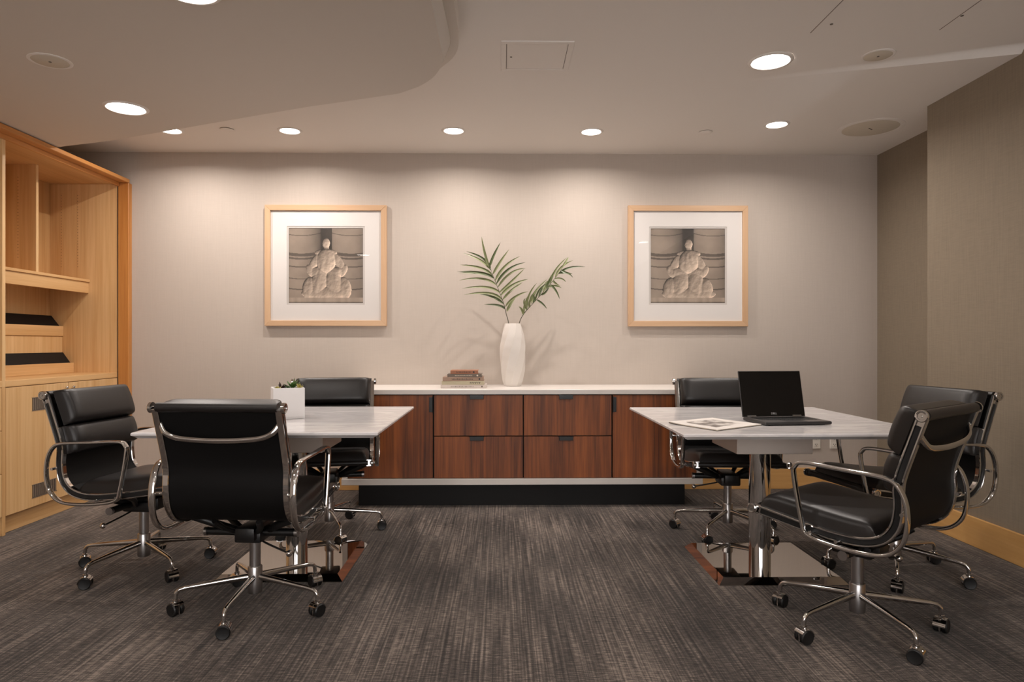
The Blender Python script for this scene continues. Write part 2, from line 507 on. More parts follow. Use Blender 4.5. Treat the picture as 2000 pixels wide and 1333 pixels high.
# ------------------------------------------------------------------ ceiling fittings
def downlight(p, r, label, group):
    t = thing('downlight', label, 'downlight', p, 0, group)
    build('trim_ring', lathe(bmesh.new(), [(r, .004), (r, -.0005), (r + .004, -.006), (r + .016, -.004), (r + .02, 0), (r + .02, .004)], 40), 'trim_white', t, 40)
    build('lens', lathe(bmesh.new(), [(0, -.0015), (r * .95, -.001), (r, .001), (r, .004), (0, .004)], 40), 'lamp_lens', t, 40)
    ld = bpy.data.lights.new('downlight_lamp', 'AREA')
    ld.shape = 'DISK'; ld.size = r * 0.55; ld.spread = math.radians(162)
    ld.color = LAMP_TINT; ld.energy = SMALL_LAMP_W if r < .08 else LARGE_LAMP_W
    obj('lamp', ld, t, (0, 0, -.008))
DL = [((246, 211), SOFF, .089, 'large downlight in the dropped soffit beside the round speaker above the bookcase', None),
      ((370, -21), SOFF, .089, 'large downlight in the dropped soffit between the round speaker and the curved soffit corner', None),
      ((334, 254.5), CEIL, .062, 'small downlight half hidden behind the soffit edge', None),
      ((566, 255), CEIL, .062, 'small downlight in the flat ceiling above the statue print over the planter table', None),
      ((886, 255), CEIL, .062, 'small downlight in the flat ceiling nearest above the stack of books', None),
      ((1155, 257), CEIL, .062, 'small downlight in the flat ceiling above the credenza between vase and laptop table', None),
      ((1517, 243), CEIL, .062, 'small downlight beside the big oval ceiling speaker', None),
      ((1505, 119.5), CEIL, .09, 'large downlight in the raised ceiling above the laptop table', None)]
for (x, y), z, r, lab, g in DL:
    p = at_z(x, y, z)
    downlight((p.x, p.y, min(lift(p.x - r, p.y), lift(p.x, p.y + r)) if z == CEIL else z), r, lab, g)
for x, y in ((-1.9, 0.8), (-1.9, -1.2), (0.9, 1.6), (0.9, -0.6), (2.0, 0.5)):  # downlights behind the camera, unseen and added to brighten the room
    z = SOFF if x < -.5 else lift(x, y)
    downlight((x, y, z), .09, 'large unseen downlight added behind the viewpoint for fill light', 'unseen downlights added for fill light')
def speaker(px, py, z, r, label, slot):
    p = at_z(px, py, z)
    t = thing('ceiling_speaker', label, 'speaker', (p.x, p.y, min(lift(p.x - r, p.y), lift(p.x, p.y + r)) if z == CEIL else z))
    build('rim', lathe(bmesh.new(), [(r * .84, .003), (r * .84, -.003), (r * .9, -.0045), (r, -.002), (r, .003)], 48), 'ceiling_paint', t, 40)
    build('grille', lathe(bmesh.new(), [(0, -.0045), (r * .8, -.004), (r * .84, -.002), (r * .84, .003), (0, .003)], 48), 'grille_cloth', t, 40)
    if slot: build('badge', boxbm((-slot, -.003, -.0065), (slot, .003, -.004)), 'groove', t, rz=.7)
    else: build('badge', lathe(bmesh.new(), [(0, -.0065), (.006, -.006), (.006, -.004), (0, -.004)], 10), 'groove', t)
speaker(98, 119, SOFF, .085, 'round ceiling speaker with grey grille in the dropped soffit', 0)
speaker(1715, 115, CEIL + .0, .078, 'small round ceiling speaker beside the cove edge in the raised ceiling', 0)
speaker(1700, 250.5, CEIL, .205, 'big round ceiling speaker with cream grille near the recessed corner', .025)
for (px, py), lab in (((443, 252.5), 'small white sprinkler cap beside the soffit edge'), ((1378, 257.5), 'small white sprinkler cap beside the right-hand statue print')):
    p = at_z(px, py, CEIL)
    t = thing('sprinkler_cap', lab if 'right-hand' not in lab else 'small white sprinkler cap above the statue print by the laptop table', 'sprinkler', (p.x, p.y, CEIL))
    build('collar', lathe(bmesh.new(), [(0, .002), (.038, .002), (.038, -.003), (0, -.003)], 24), 'groove', t, 40)
    build('cover_plate', lathe(bmesh.new(), [(0, -.003), (.045, -.003), (.045, -.005), (.04, -.007), (0, -.008)], 28), 'ceiling_paint', t, 40)
pa, pb = at_z(976, 83, CEIL), at_z(1111, 140, CEIL)
cx_, cy_ = at_z(1047, 110, CEIL).xy
t = thing('access_panel', 'square white access hatch set in the flat ceiling', 'access panel', (cx_, cy_, CEIL))
h = .174
bm = bmesh.new()
for lo, hi in (((-h, -h, -.006), (h, -h + .026, .004)), ((-h, h - .026, -.006), (h, h, .004)), ((-h, -h + .026, -.006), (-h + .026, h - .026, .004)), ((h - .026, -h + .026, -.006), (h, h - .026, .004))):
    box(bm, lo, hi, .0015, 1)
build('frame', bm, 'ceiling_paint', t)
build('hatch_door', boxbm((-h + .029, -h + .029, -.004), (h - .029, h - .029, .004), .001, 1), 'ceiling_paint', t)
build('reveal', boxbm((-h + .02, -h + .02, -.001), (h - .02, h - .02, .004)), 'groove', t)
build('latch', lathe(bmesh.new(), [(0, -.006), (.006, -.0055), (.006, -.003), (0, -.003)], 12, (-h + .05, 0, 0)), 'groove', t)

# ------------------------------------------------------------------ left wall joinery
XD, XT, XFR, XBK = -2.83, -2.865, -2.75, -3.32          # door plane, toe kick, frame front, back panel
YP0, YP1, YS, YE = 3.91, 3.936, 4.494, 5.07               # bay post, door split, cabinet end
ZD0, ZD1, ZC1, ZTOP = 0.108, 0.845, 0.882, 2.27
def base_cabinet(y0, y1, label, kind):
    t = thing('base_cabinet', label, 'cabinet', (XD, (y0 + y1) / 2, 0), 0, None)
    ox, oy = XD, (y0 + y1) / 2
    def b(lo, hi, bev=.0015): return boxbm((lo[0] - ox, lo[1] - oy, lo[2]), (hi[0] - ox, hi[1] - oy, hi[2]), bev, 1)
    build('carcass', b((XBK, y0 + .001, ZD0 - .002), (XD - .021, y1 - .001, ZD1)), 'maple', t)
    build('toe_kick', b((XT - .02, y0 + .001, 0), (XT, y1 - .001, ZD0 - .004)), 'maple_long', t)
    if kind == 'doors':
        y0 += .026; y1 -= .018
        build('side_panel', b((XD - .021, y0 - .026, 0), (XD, y0 - .0005, ZD1)), 'maple', t)
        ym = (y0 + y1) / 2
        for a, c, kn in ((y0, ym, ym - .035), (ym, y1, ym + .035)):
            d = build('door', b((XD - .02, a + .002, ZD0), (XD, c - .002, ZD1 - .004)), 'maple', t)
            w = c - a
            for z0, z1 in ((ZD1 - .155, ZD1 - .08), (ZD0 + .055, ZD0 + .13)):
                bm = bmesh.new(); ya, yb = a + w * .39, a + w * .78
                box(bm, (XD - ox - .004, ya - oy, z0), (XD - ox + .0008, yb - oy, z1))
                v = build('vent_backing', bm, 'vent_dark', d)
                bm = bmesh.new(); nsl = 12
                for k in range(nsl):
                    yy = ya + (k + .5) * (yb - ya) / nsl
                    box(bm, (XD - ox, yy - .0045 - oy, z0 + .002), (XD - ox + .003, yy + .0045 - oy, z1 - .002))
                box(bm, (XD - ox, ya - .004 - oy, z0 - .004), (XD - ox + .002, yb + .004 - oy, z0)); box(bm, (XD - ox, ya - .004 - oy, z1), (XD - ox + .002, yb + .004 - oy, z1 + .004))
                build('vent_grille', bm, 'vent_metal', d)
            build('knob', sphere(bmesh.new(), (XD - ox + .012, kn - oy, ZD1 - .035), .009, 12, 8), 'chrome', d, 60)
    else:
        for k in range(3):
            z0 = ZD0 + k * (ZD1 - ZD0) / 3; z1 = ZD0 + (k + 1) * (ZD1 - ZD0) / 3
            d = build('drawer', b((XD - .02, y0 + .002, z0 + .002), (XD, y1 - .002, z1 - .004)), 'maple', t)
            build('knob', sphere(bmesh.new(), (XD - ox + .012, 0, z1 - .05), .009, 12, 8), 'chrome', d, 60)
base_cabinet(YP1 - .0255, YE + .018, 'blond maple base cabinet with two vented doors under the display shelves', 'doors')
base_cabinet(2.78, YP0 - .001, 'blond maple drawer cabinet next to the cabinet with vented doors', 'drawers')

bk = thing('bookcase', 'built-in blond maple bookcase with stepped display shelves in an orange wood frame', 'bookcase', (XD, 4.0, 0))
def B(name, lo, hi, mat, bev=.0015, parent=bk):
    return build(name, boxbm((lo[0] - XD, lo[1] - 4.0, lo[2]), (hi[0] - XD, hi[1] - 4.0, hi[2]), bev, 1), mat, parent)
Y0 = 2.78
B('countertop', (XBK - .005, YP1 + .0005, ZD1), (XD, YE, ZC1), 'maple_long')
B('countertop', (XBK - .005, Y0 + .02, ZD1), (XD, YP0 - .0005, ZC1), 'maple_long')
B('back_panel', (XBK - .012, Y0 + .02, ZC1), (XBK, YE, ZTOP), 'maple')
B('end_panel', (XBK - .012, YE, ZD1), (XD, YE + .018, ZTOP), 'maple')
B('bay_post', (XBK + .001, YP0, ZD1), (XD, YP1, ZTOP), 'maple')
B('end_panel', (XBK - .012, Y0, ZD1), (XD, Y0 + .018, ZTOP), 'maple')
B('top_panel', (XBK - .012, Y0, ZTOP), (XD - .002, YE + .018, ZTOP + .02), 'maple_long')
sur = structure(obj('trim_1', None, None, (XD, 4.0, 0)))
B('frame_head', (XD + .001, Y0 - .02, ZTOP + .012), (XFR, YE + .018, SOFF - .006), 'oak_head', .003, sur)
B('frame_head_lip', (XD + .0005, Y0 - .02, ZTOP - .016), (XD + .016, YE - .002, ZTOP + .012), 'oak_head', .002, sur)
B('frame_jamb', (XD + .002, YE + .001, 0), (XFR, YB - .0005, ZTOP + .011), 'oak_frame', .003, sur)
B('shadow_gap', (XD + .0003, YE - .004, .1), (XD + .002, YE + .001, ZTOP - .017), 'vent_dark', 0, sur)
for ya, yb, main in ((YP1, YE, True), (Y0 + .018, YP0, False)):
    s = B('display_shelf', (XBK, ya + .0005, 1.546), (-3.03, yb - .0005, 1.565), 'maple_long')
    B('shelf_fascia', (-3.06, ya + .0005, 1.465), (-3.04, yb - .0005, 1.546), 'maple_long', .001, s)
    ym = (ya + yb) / 2 if not main else 4.53
    B('shelf_divider', (XBK + .001, ym - .012, 1.5655), (-3.05, ym + .012, ZTOP), 'maple')
    for x0, zlip0, zlip1, xb, zb in ((-3.147, ZC1, .955, -3.227, 1.03), (-3.224, 1.149, 1.223, -3.312, 1.30)):
        s = B('tier_lip', (x0 - .018, ya + .0005, zlip0 + .0005), (x0, yb - .0005, zlip1), 'maple_long')
        bm = bmesh.new()
        a = [(x0 - .019, zlip1 - .012), (xb, zb), (xb - .006, zb), (x0 - .03, zlip1 - .012)]
        prism(bm, [(x - XD, z) for x, z in a], ya + .0005 - 4.0, yb - .0005 - 4.0)
        for v in bm.verts: v.co = Vector((v.co.x, v.co.z, v.co.y))
        build('sloped_backrest', bm, 'black_laminate', s)
    B('tier_riser', (-3.31, ya + .0005, ZC1 + .0005), (-3.232, yb - .0005, 1.149), 'maple')
bm = bmesh.new()
for k in range(26):
    z = 1.66 + k * .021
    for x in (-3.12, -3.24):
        box(bm, (x - .002 - XD, YE - .0008 - 4.0, z - .002), (x + .002 - XD, YE + .001 - 4.0, z + .002))
    box(bm, (-3.17 - XD, 4.53 - .0128 - 4.0, z - .002), (-3.166 - XD, 4.53 - .011 - 4.0, z + .002))
o = build('shelf_pin_holes', bm, 'vent_dark', bk); o['kind'] = 'stuff'

# ------------------------------------------------------------------ credenza
ZF = 4.585     # depth of the front faces
cL, cR = ray(670, 800, ZF).x, ray(1372, 800, ZF).x
YC = ZF - .01
cr = thing('credenza', 'long walnut credenza with white top and black plinth against the back wall', 'credenza', ((cL + cR) / 2, YC, 0))
oX, oY = (cL + cR) / 2, YC
def Cb(name, lo, hi, mat, bev=.0015, parent=None):
    return build(name, boxbm((lo[0] - oX, lo[1] - oY, lo[2]), (hi[0] - oX, hi[1] - oY, hi[2]), bev, 1), mat, parent or cr)
YW = YB - .018
Cb('top', (cL - .01, YC - .012, .754), (cR + .01, YB - .001, .787), 'white_lacquer', .002)
Cb('side_panel', (cL, YC, .19), (cL + .035, YW, .7535), 'white_lacquer')
Cb('side_panel', (cR - .035, YC, .19), (cR, YW, .7535), 'white_lacquer')
Cb('bottom_shelf', (cL - .004, YC - .006, .148), (cR + .004, YW, .1895), 'white_lacquer', .002)
pL, pR = ray(702, 960, 4.63).x, ray(1338, 960, 4.63).x
Cb('plinth', (pL, YC + .045, 0), (pR, YW - .03, .1475), 'black_laminate')
Cb('carcass', (cL + .0355, YC + .024, .19), (cR - .0355, YW, .753), 'black_laminate', 0)
def cx(px): return ray(px, 850, ZF).x
zt, zm0, zm1, zb = .7485, .4765, .471, .193
cols = [(cL + .037, cx(845.5), 'door_l'), (cx(848.5), cx(1021), 'dr'), (cx(1023.2), cx(1194.3), 'dr'), (cx(1197), cR - .037, 'door_r')]
for x0, x1, k in cols:
    if k == 'dr':
        for z0, z1 in ((zm0, zt), (zb, zm1)):
            d = Cb('drawer_front', (x0, YC + .002, z0), (x1, YC + .022, z1), 'walnut', .001)
            xm = x0 + (x1 - x0) * .5 - .012
            bm = bmesh.new(); box(bm, (xm - .05 - oX, -.012, z1 - .004), (xm + .05 - oX, .004, z1 + .001), .0008, 1)
            box(bm, (xm - .046 - oX, -.013, z1 - .026), (xm + .046 - oX, -.009, z1 - .003), .001, 1)
            build('pull', bm, 'black_metal', d)
    else:
        d = Cb('door', (x0, YC + .002, zb), (x1, YC + .022, zt), 'walnut', .001)
        xe = x1 if k == 'door_l' else x0; s = -1 if k == 'door_l' else 1
        bm = bmesh.new(); xs_ = sorted((xe - s * .001, xe + s * .004)); xw = sorted((xe, xe + s * .022))
        box(bm, (xs_[0] - oX, -.012, zt - .115), (xs_[1] - oX, .004, zt - .01), .0008, 1)
        box(bm, (xw[0] - oX, -.013, zt - .112), (xw[1] - oX, -.009, zt - .013), .001, 1)
        build('pull', bm, 'black_metal', d)

# ------------------------------------------------------------------ wall outlets
for px, lab in ((1629, 'white wall outlet plate with dark sockets behind the laptop table'), (1593, 'white wall plate beside the outlet, half hidden by the table box')):
    p = at_y(px, 877, YB)
    t = thing('wall_outlet', lab, 'outlet', (p.x, YB - .0005, p.z))
    build('plate', boxbm((-.034, -.007, 0), (.034, 0, .115), .003), 'outlet_plastic', t)
    for z in (.032, .08):
        s = build('socket', boxbm((-.016, -.0085, z - .013), (.016, -.0065, z + .013), .001, 1), 'outlet_plastic', t)
        bm = bmesh.new()
        for q in (-.007, .007): box(bm, (q - .0015, -.0092, z - .003), (q + .0015, -.0083, z + .007))
        lathe(bm, [(0, -.0092), (.003, -.0092), (.003, -.0083), (0, -.0083)], 10, (0, 0, z - .008), 'y')
        build('slots', bm, 'black_plastic', s)

# ------------------------------------------------------------------ framed prints
def paint(kind, N=150):
    """generic sepia stone sculpture between two columns"""
    rng = np.random.default_rng(3 + kind)
    v, u = np.mgrid[0:N, 0:N] / (N - 1.0)          # u right, v down
    def fbm(sx, sy, seed):
        r = np.random.default_rng(seed); out = np.zeros((N, N)); amp = 1.0
        for o in range(4):
            gx, gy = int(sx * 2 ** o) + 2, int(sy * 2 ** o) + 2
            g = r.random((gy, gx)); xx = u * (gx - 1.001); yy = v * (gy - 1.001)
            i, j = xx.astype(int), yy.astype(int); fx, fy = xx - i, yy - j
            out += amp * ((g[j, i] * (1 - fx) + g[j, i + 1] * fx) * (1 - fy) + (g[j + 1, i] * (1 - fx) + g[j + 1, i + 1] * fx) * fy)
            amp *= .5
        return out / 1.875
    L = np.full((N, N), .36)
    for cxx in (.17, .84):                          # two round columns
        d = (u - cxx) / .26; m = np.abs(d) < 1
        L = np.where(m, .30 + .22 * np.sqrt(np.clip(1 - d ** 2, 0, 1)) - .08 * d, L)
        for yy, th in ((.10, .005), (.36, .02), (.41, .012), (.52, .008), (.68, .006), (.82, .008)):
            L = np.where(m & (np.abs(v - yy + .035 * d * d) < th), L * .62, L)
    L = np.where((u > .43) & (u < .58), .17 + .05 * u, L)
    L += .09 * (fbm(8, 10, 11 + kind) - .5)
    def blob(x, y, rx, ry, rot=0):
        c, s = math.cos(rot), math.sin(rot); a = ((u - x) * c + (v - y) * s) / rx; b = (-(u - x) * s + (v - y) * c) / ry
        return 1 - (a * a + b * b)
    wob = fbm(4, 4, 21 + kind)
    parts = [(.5, .87, .34, .09, 0), (.40, .74, .11, .19, .2), (.61, .74, .11, .19, -.2), (.40, .60, .12, .08, .3), (.62, .60, .12, .08, -.3), (.5, .44, .13, .17, 0),
             (.35, .45, .055, .13, .55), (.67, .45, .055, .13, -.55), (.29, .57, .05, .09, -.5), (.73, .57, .05, .09, .5), (.5, .20, .05, .068, 0), (.5, .27, .035, .06, 0), (.5, .33, .15, .05, 0), (.27, .80, .09, .15, .15), (.75, .80, .09, .15, -.15)]
    if kind: parts = [(1 - x + .01, y + .01, rx * 1.06, ry, -r) for x, y, rx, ry, r in parts]
    H = np.zeros((N, N)); mask = np.zeros((N, N), bool)
    for p in parts:
        b = blob(*p) + .25 * (wob - .5); h = np.sqrt(np.clip(b, 0, 1)) * min(p[2], p[3]) * 1.3; mask |= b > 0; H = np.maximum(H, h)
    folds = np.sin(46 * (u - .5) / (0.4 + v * .6) + 16 * wob + 5 * v)
    H = H + (.003 + .005 * wob) * folds * mask * (v > .33) + 0.035 * fbm(26, 26, 31 + kind) * mask
    gy, gx = np.gradient(H); k = N / 150.0; sh = .60 - 13 * gx * k - 18 * gy * k
    L = np.where(mask, np.clip(sh, .10, .95), L)
    base = v > .93; L = np.where(base, .58 + .16 * (fbm(20, 3, 41) - .5) - .25 * (v > .985), L)
    L = np.clip(L, .05, .95)
    warm = np.stack([L * 1.0, L * .89, L * .79], -1)
    return warm ** 2.0
def framed(x0, y0, x1, y1, ix0, iy0, ix1, iy1, kind, label):
    a, b = at_y(x0, y1, YB - .03), at_y(x1, y0, YB - .03)
    w, h = b.x - a.x, b.z - a.z
    t = thing('framed_print', label, 'picture', ((a.x + b.x) / 2, YB - .0005, a.z), 0)
    ox, oz = (a.x + b.x) / 2, a.z; fw, D = .041, .034
    def quad(poly, name, mat):
        bm = bmesh.new(); prism(bm, poly, 0, D)
        for v in bm.verts: v.co = Vector((v.co.x, -v.co.z, v.co.y))
        bmesh.ops.bevel(bm, geom=list(bm.edges), offset=.0015, segments=1, affect='EDGES')
        build(name, bm, mat, t)
    W = w / 2
    quad([(-W, 0), (W, 0), (W - fw, fw), (-W + fw, fw)], 'frame_rail', 'frame_wood_h')
    quad([(-W + fw, h - fw), (W - fw, h - fw), (W, h), (-W, h)], 'frame_rail', 'frame_wood_h')
    quad([(-W, 0), (-W + fw, fw), (-W + fw, h - fw), (-W, h)], 'frame_stile', 'frame_wood_v')
    quad([(W - fw, fw), (W, 0), (W, h), (W - fw, h - fw)], 'frame_stile', 'frame_wood_v')
    p, q = at_y(ix0, iy1, YB - .015), at_y(ix1, iy0, YB - .015)
    px0, px1, pz0, pz1 = p.x - ox, q.x - ox, p.z - oz, q.z - oz
    def matring(m, y0_, y1_, name, mat):
        bm = bmesh.new()
        ox0, ox1, oz0, oz1 = -W + fw - .004, W - fw + .004, fw - .004, h - fw + .004
        for lo, hi in (((ox0, oz0), (ox1, pz0 - m)), ((ox0, pz1 + m), (ox1, oz1)), ((ox0, pz0 - m), (px0 - m, pz1 + m)), ((px1 + m, pz0 - m), (ox1, pz1 + m))):
            box(bm, (lo[0], -y0_, lo[1]), (hi[0], -y1_, hi[1]))
        return build(name, bm, mat, t)
    matring(.014, .0185, .0155, 'mat_board', 'mat_board')
    matring(0.0, .0154, .0125, 'inner_mat', 'mat_bevel')
    build('backing', boxbm((-W + fw - .004, -.010, fw - .004), (W - fw + .004, -.002, h - fw + .004)), 'mat_bevel', t)
    N = 190; img = paint(kind, N)
    verts = [(px0 + (px1 - px0) * i / (N - 1), -.0115, pz1 + (pz0 - pz1) * j / (N - 1)) for j in range(N) for i in range(N)]
    faces = [(j * N + i, (j + 1) * N + i, (j + 1) * N + i + 1, j * N + i + 1) for j in range(N - 1) for i in range(N - 1)]
    me = bpy.data.meshes.new('print'); me.from_pydata(verts, [], faces); me.update()
    ca = me.color_attributes.new('print', 'FLOAT_COLOR', 'POINT')
    ca.data.foreach_set('color', np.concatenate([img.reshape(-1, 3), np.ones((N * N, 1))], 1).astype(np.float32).ravel())
    me.materials.append(MATS['print'])
    obj('photographic_print', me, t)
    build('glass', boxbm((-W + fw - .003, -.0225, fw - .003), (W - fw + .003, -.0205, h - fw + .003)), 'picture_glass', t)
framed(517, 401, 755, 637, 564, 446, 709, 592, 0, 'maple framed sepia statue print above the table with the planter')
framed(1227, 402, 1461, 638, 1271, 447, 1416, 592, 1, 'maple framed sepia statue print above the table with the laptop')

# ------------------------------------------------------------------ vase and palm fronds
vp = ray(1001.5, 752, 4.93)
VZ = .7875
def vase():
    bm = bmesh.new(); n = 9; rows = 26; R = []
    H = .452
    for k in range(rows):
        t = k / (rows - 1)
        r = np.interp(t, [0, .06, .25, .5, .62, .8, .93, 1], [.060, .072, .088, .0945, .094, .083, .068, .058])
        tw = t * 1.35 + .3
        rr = []
        for i in range(n):
            a = 2 * math.pi * i / n + tw
            rr.append(bm.verts.new((r * math.cos(a), r * math.sin(a), t * H)))
        R.append(rr)
    for a, b in zip(R, R[1:]):
        for i in range(n): bm.faces.new((a[i], a[(i + 1) % n], b[(i + 1) % n], b[i]))
    bm.faces.new(R[0][::-1])
    inner = [bm.verts.new((v.co.x * .9, v.co.y * .9, H)) for v in R[-1]]
    deep = [bm.verts.new((v.co.x * .9, v.co.y * .9, H - .12)) for v in R[-1]]
    for i in range(n):
        j = (i + 1) % n
        bm.faces.new((R[-1][i], R[-1][j], inner[j], inner[i])); bm.faces.new((inner[i], inner[j], deep[j], deep[i]))
    bm.faces.new(deep)
    return bm
vz = build('vase', vase(), 'ceramic', None, 18, (vp.x, vp.y, VZ))
tag(vz, 'tall white ceramic vase with twisted facets holding palm fronds', 'vase')
def frond(label, rach, leaves, wmax, tilt):
    def W(c, d=0.0):
        q = at_y(840 + .27 * c[0], 440 + .27 * c[1], vp.y - .0 + d)
        return q
    n = len(rach)
    base = Vector((0, 0, 0))
    pts = [W(c, tilt * (i / (n - 1)) ** 1.5) for i, c in enumerate(rach)]
    org = Vector((vp.x, vp.y, pts[0].z))
    root = Vector((vp.x + (pts[0].x - vp.x) * .55, vp.y, VZ + .345))
    path = spline([root] + pts, 5)
    t = thing('palm_frond', label, 'palm frond', (pts[0].x, vp.y, root.z))
    O = Vector((pts[0].x, vp.y, root.z))
    sc = [1 - .75 * i / (len(path) - 1) for i in range(len(path))]
    build('stem', sweep(bmesh.new(), [p - O for p in path], ring(.0032, .0032, 8), scale=sc), 'leaf_stem', t, 60)
    for k, (a, b, c) in enumerate(leaves):
        ra = random.Random(k * 13 + len(leaves))
        f = min(range(n), key=lambda i: (rach[i][0] - a[0]) ** 2 + (rach[i][1] - a[1]) ** 2)
        d0 = tilt * (f / (n - 1)) ** 1.5
        dc = d0 + ra.uniform(-.05, .035)
        A_, B_, C_ = W(a, d0) - O, W(b, (d0 * .6 + dc * .4)) - O, W(c, dc) - O
        ctrl = B_ * 2 - (A_ + C_) * .5
        bm = bmesh.new(); m = 9; rows = []
        ww = wmax * ra.uniform(.85, 1.1)
        for i in range(m):
            s = i / (m - 1)
            p = A_ * (1 - s) ** 2 + ctrl * 2 * s * (1 - s) + C_ * s * s
            T = ((ctrl - A_) * (1 - s) + (C_ - ctrl) * s).normalized()
            side = T.cross(Vector((ra.uniform(-.02, .02), -1, .0))).normalized()
            nrm = side.cross(T).normalized()
            w = ww * (min(1, s * 5 + .25)) * (1 - s ** 2.6) ** .8 + .0004
            rows.append([bm.verts.new(p + side * w + nrm * w * .5), bm.verts.new(p), bm.verts.new(p - side * w + nrm * w * .5)])
        for r0, r1 in zip(rows, rows[1:]):
            bm.faces.new((r0[0], r0[1], r1[1], r1[0])); bm.faces.new((r0[1], r0[2], r1[2], r1[1]))
        build('leaflet', bm, 'leaf_dark' if ra.random() < .35 else 'leaf', t, 25)
frond('broad spread palm frond leaning towards the statue print over the planter table',
      [(567, 705), (550, 640), (530, 560), (500, 480), (465, 390), (440, 325), (425, 298)],
      [((425, 300), (395, 200), (372, 85)), ((430, 302), (460, 220), (510, 125)), ((455, 355), (505, 270), (572, 175)), ((470, 405), (540, 300), (652, 225)),
       ((480, 425), (565, 322), (690, 270)), ((490, 450), (580, 350), (690, 312)), ((500, 490), (592, 405), (682, 316)), ((510, 510), (600, 432), (710, 392)),
       ((525, 540), (590, 470), (670, 415)), ((545, 590), (615, 520), (710, 480)), ((555, 625), (583, 570), (622, 518)),
       ((438, 310), (380, 240), (262, 190)), ((440, 325), (365, 255), (240, 203)), ((450, 365), (365, 310), (215, 288)), ((460, 385), (365, 345), (195, 338)), ((455, 372), (360, 350), (205, 346)),
       ((480, 435), (375, 388), (210, 400)), ((505, 490), (400, 448), (230, 460)), ((520, 540), (420, 492), (245, 505)), ((530, 570), (460, 522), (360, 500)), ((540, 605), (490, 580), (390, 575))], .0092, -.035)
frond('narrow folded palm frond leaning towards the statue print over the laptop table',
      [(645, 710), (680, 640), (760, 550), (850, 450), (930, 350), (962, 300)],
      [((675, 650), (662, 610), (640, 590)), ((682, 638), (690, 560), (750, 450)), ((700, 612), (715, 510), (772, 420)), ((715, 595), (735, 520), (800, 430)), ((735, 570), (765, 480), (850, 390)),
       ((760, 550), (790, 470), (850, 420)), ((785, 520), (815, 455), (862, 395)), ((815, 490), (850, 420), (885, 350)), ((840, 460), (875, 385), (920, 320)), ((870, 425), (905, 330), (990, 235)),
       ((905, 380), (950, 305), (1035, 255)), ((930, 350), (1010, 308), (1122, 302)), ((930, 352), (990, 347), (1035, 382)), ((900, 390), (950, 388), (982, 413)), ((870, 430), (910, 475), (937, 535)),
       ((770, 540), (812, 568), (845, 606)), ((850, 450), (905, 440), (950, 455)), ((960, 300), (985, 260), (1000, 232)), ((700, 615), (680, 560), (690, 530)), ((800, 505), (840, 480), (870, 420)),
       ((745, 562), (755, 530), (742, 500)), ((720, 590), (720, 555), (735, 500)), ((830, 470), (820, 450), (850, 400)), ((890, 400), (905, 420), (940, 440)), ((945, 325), (985, 345), (1030, 352))], .0075, -.05)

# ------------------------------------------------------------------ books on the credenza
rows = [(861, 950, 752.2, 759, (196, 184, 176), 'pale grey book at the bottom of the stack on the credenza', .215),
        (863, 945, 745, 752.2, (176, 166, 140), 'beige book with dark spine lettering, second from the bottom of the stack', .205),
        (865, 945, 737, 745, (150, 124, 106), 'brown book with a round dark spine mark in the middle of the stack', .20),
        (874, 941, 731, 737, (106, 94, 84), 'thin dark grey book second from the top of the stack', .17),
        (880, 934, 724, 731, (150, 100, 74), 'small rust brown book on top of the stack', .14)]
zb_ = VZ
for x0, x1, y0, y1, c, lab, dep in rows:
    a, b = ray(x0, y1, 4.70), ray(x1, y0, 4.70)
    hh = (y1 - y0) / FPX * 4.70
    mn = 'book_cover_%d_%d_%d' % c
    plain(mn, srgb(*c), 0.6, var=.06)
    t = thing('book', lab, 'book', ((a.x + b.x) / 2, 4.69, zb_), random.uniform(-.015, .015), 'books stacked on the credenza')
    W_ = (b.x - a.x) / 2; cv = .0025
    bm = bmesh.new(); box(bm, (-W_, 0, 0), (W_, dep, cv), .0008, 1); box(bm, (-W_, 0, hh - cv - .0003), (W_, dep, hh - .0003), .0008, 1)
    box(bm, (-W_, -.001, .0003), (W_, cv, hh - .0006), .001, 1)
    build('cover', bm, mn, t)
    build('pages', boxbm((-W_ + .004, cv + .0003, cv + .0002), (W_ - .004, dep - .004, hh - cv - .0005)), 'page_edge', t)
    if 'lettering' in lab or 'rust' in lab or 'pale' in lab or 'dark grey' in lab or 'brown' in lab:
        bm = bmesh.new(); rr = random.Random(int(x0))
        if 'beige' in lab:
            xx = W_ - .095
            while xx < W_ - .025:
                w = rr.uniform(.006, .010); box(bm, (xx, -.0014, hh * .25), (xx + w * .35, -.0008, hh * .75)); box(bm, (xx, -.0014, hh * .62), (xx + w, -.0008, hh * .75)); xx += w + .004
        else:
            xx = -W_ * .55
            while xx < W_ * .45:
                w = rr.uniform(.004, .008); box(bm, (xx, -.0014, hh * .35), (xx + w * .4, -.0008, hh * .65)); box(bm, (xx, -.0014, hh * .38), (xx + w, -.0008, hh * .46)); xx += w + .003
        if 'beige' not in lab: lathe(bm, [(0, -.0015), (.006, -.0015), (.006, -.0008), (0, -.0008)], 12, (W_ - .03, 0, hh * .5), 'y')
        build('spine_lettering', bm, 'black_plastic' if 'beige' in lab or 'brown' in lab else 'page_edge' if 'dark grey' in lab else 'groove', t)
    zb_ += hh

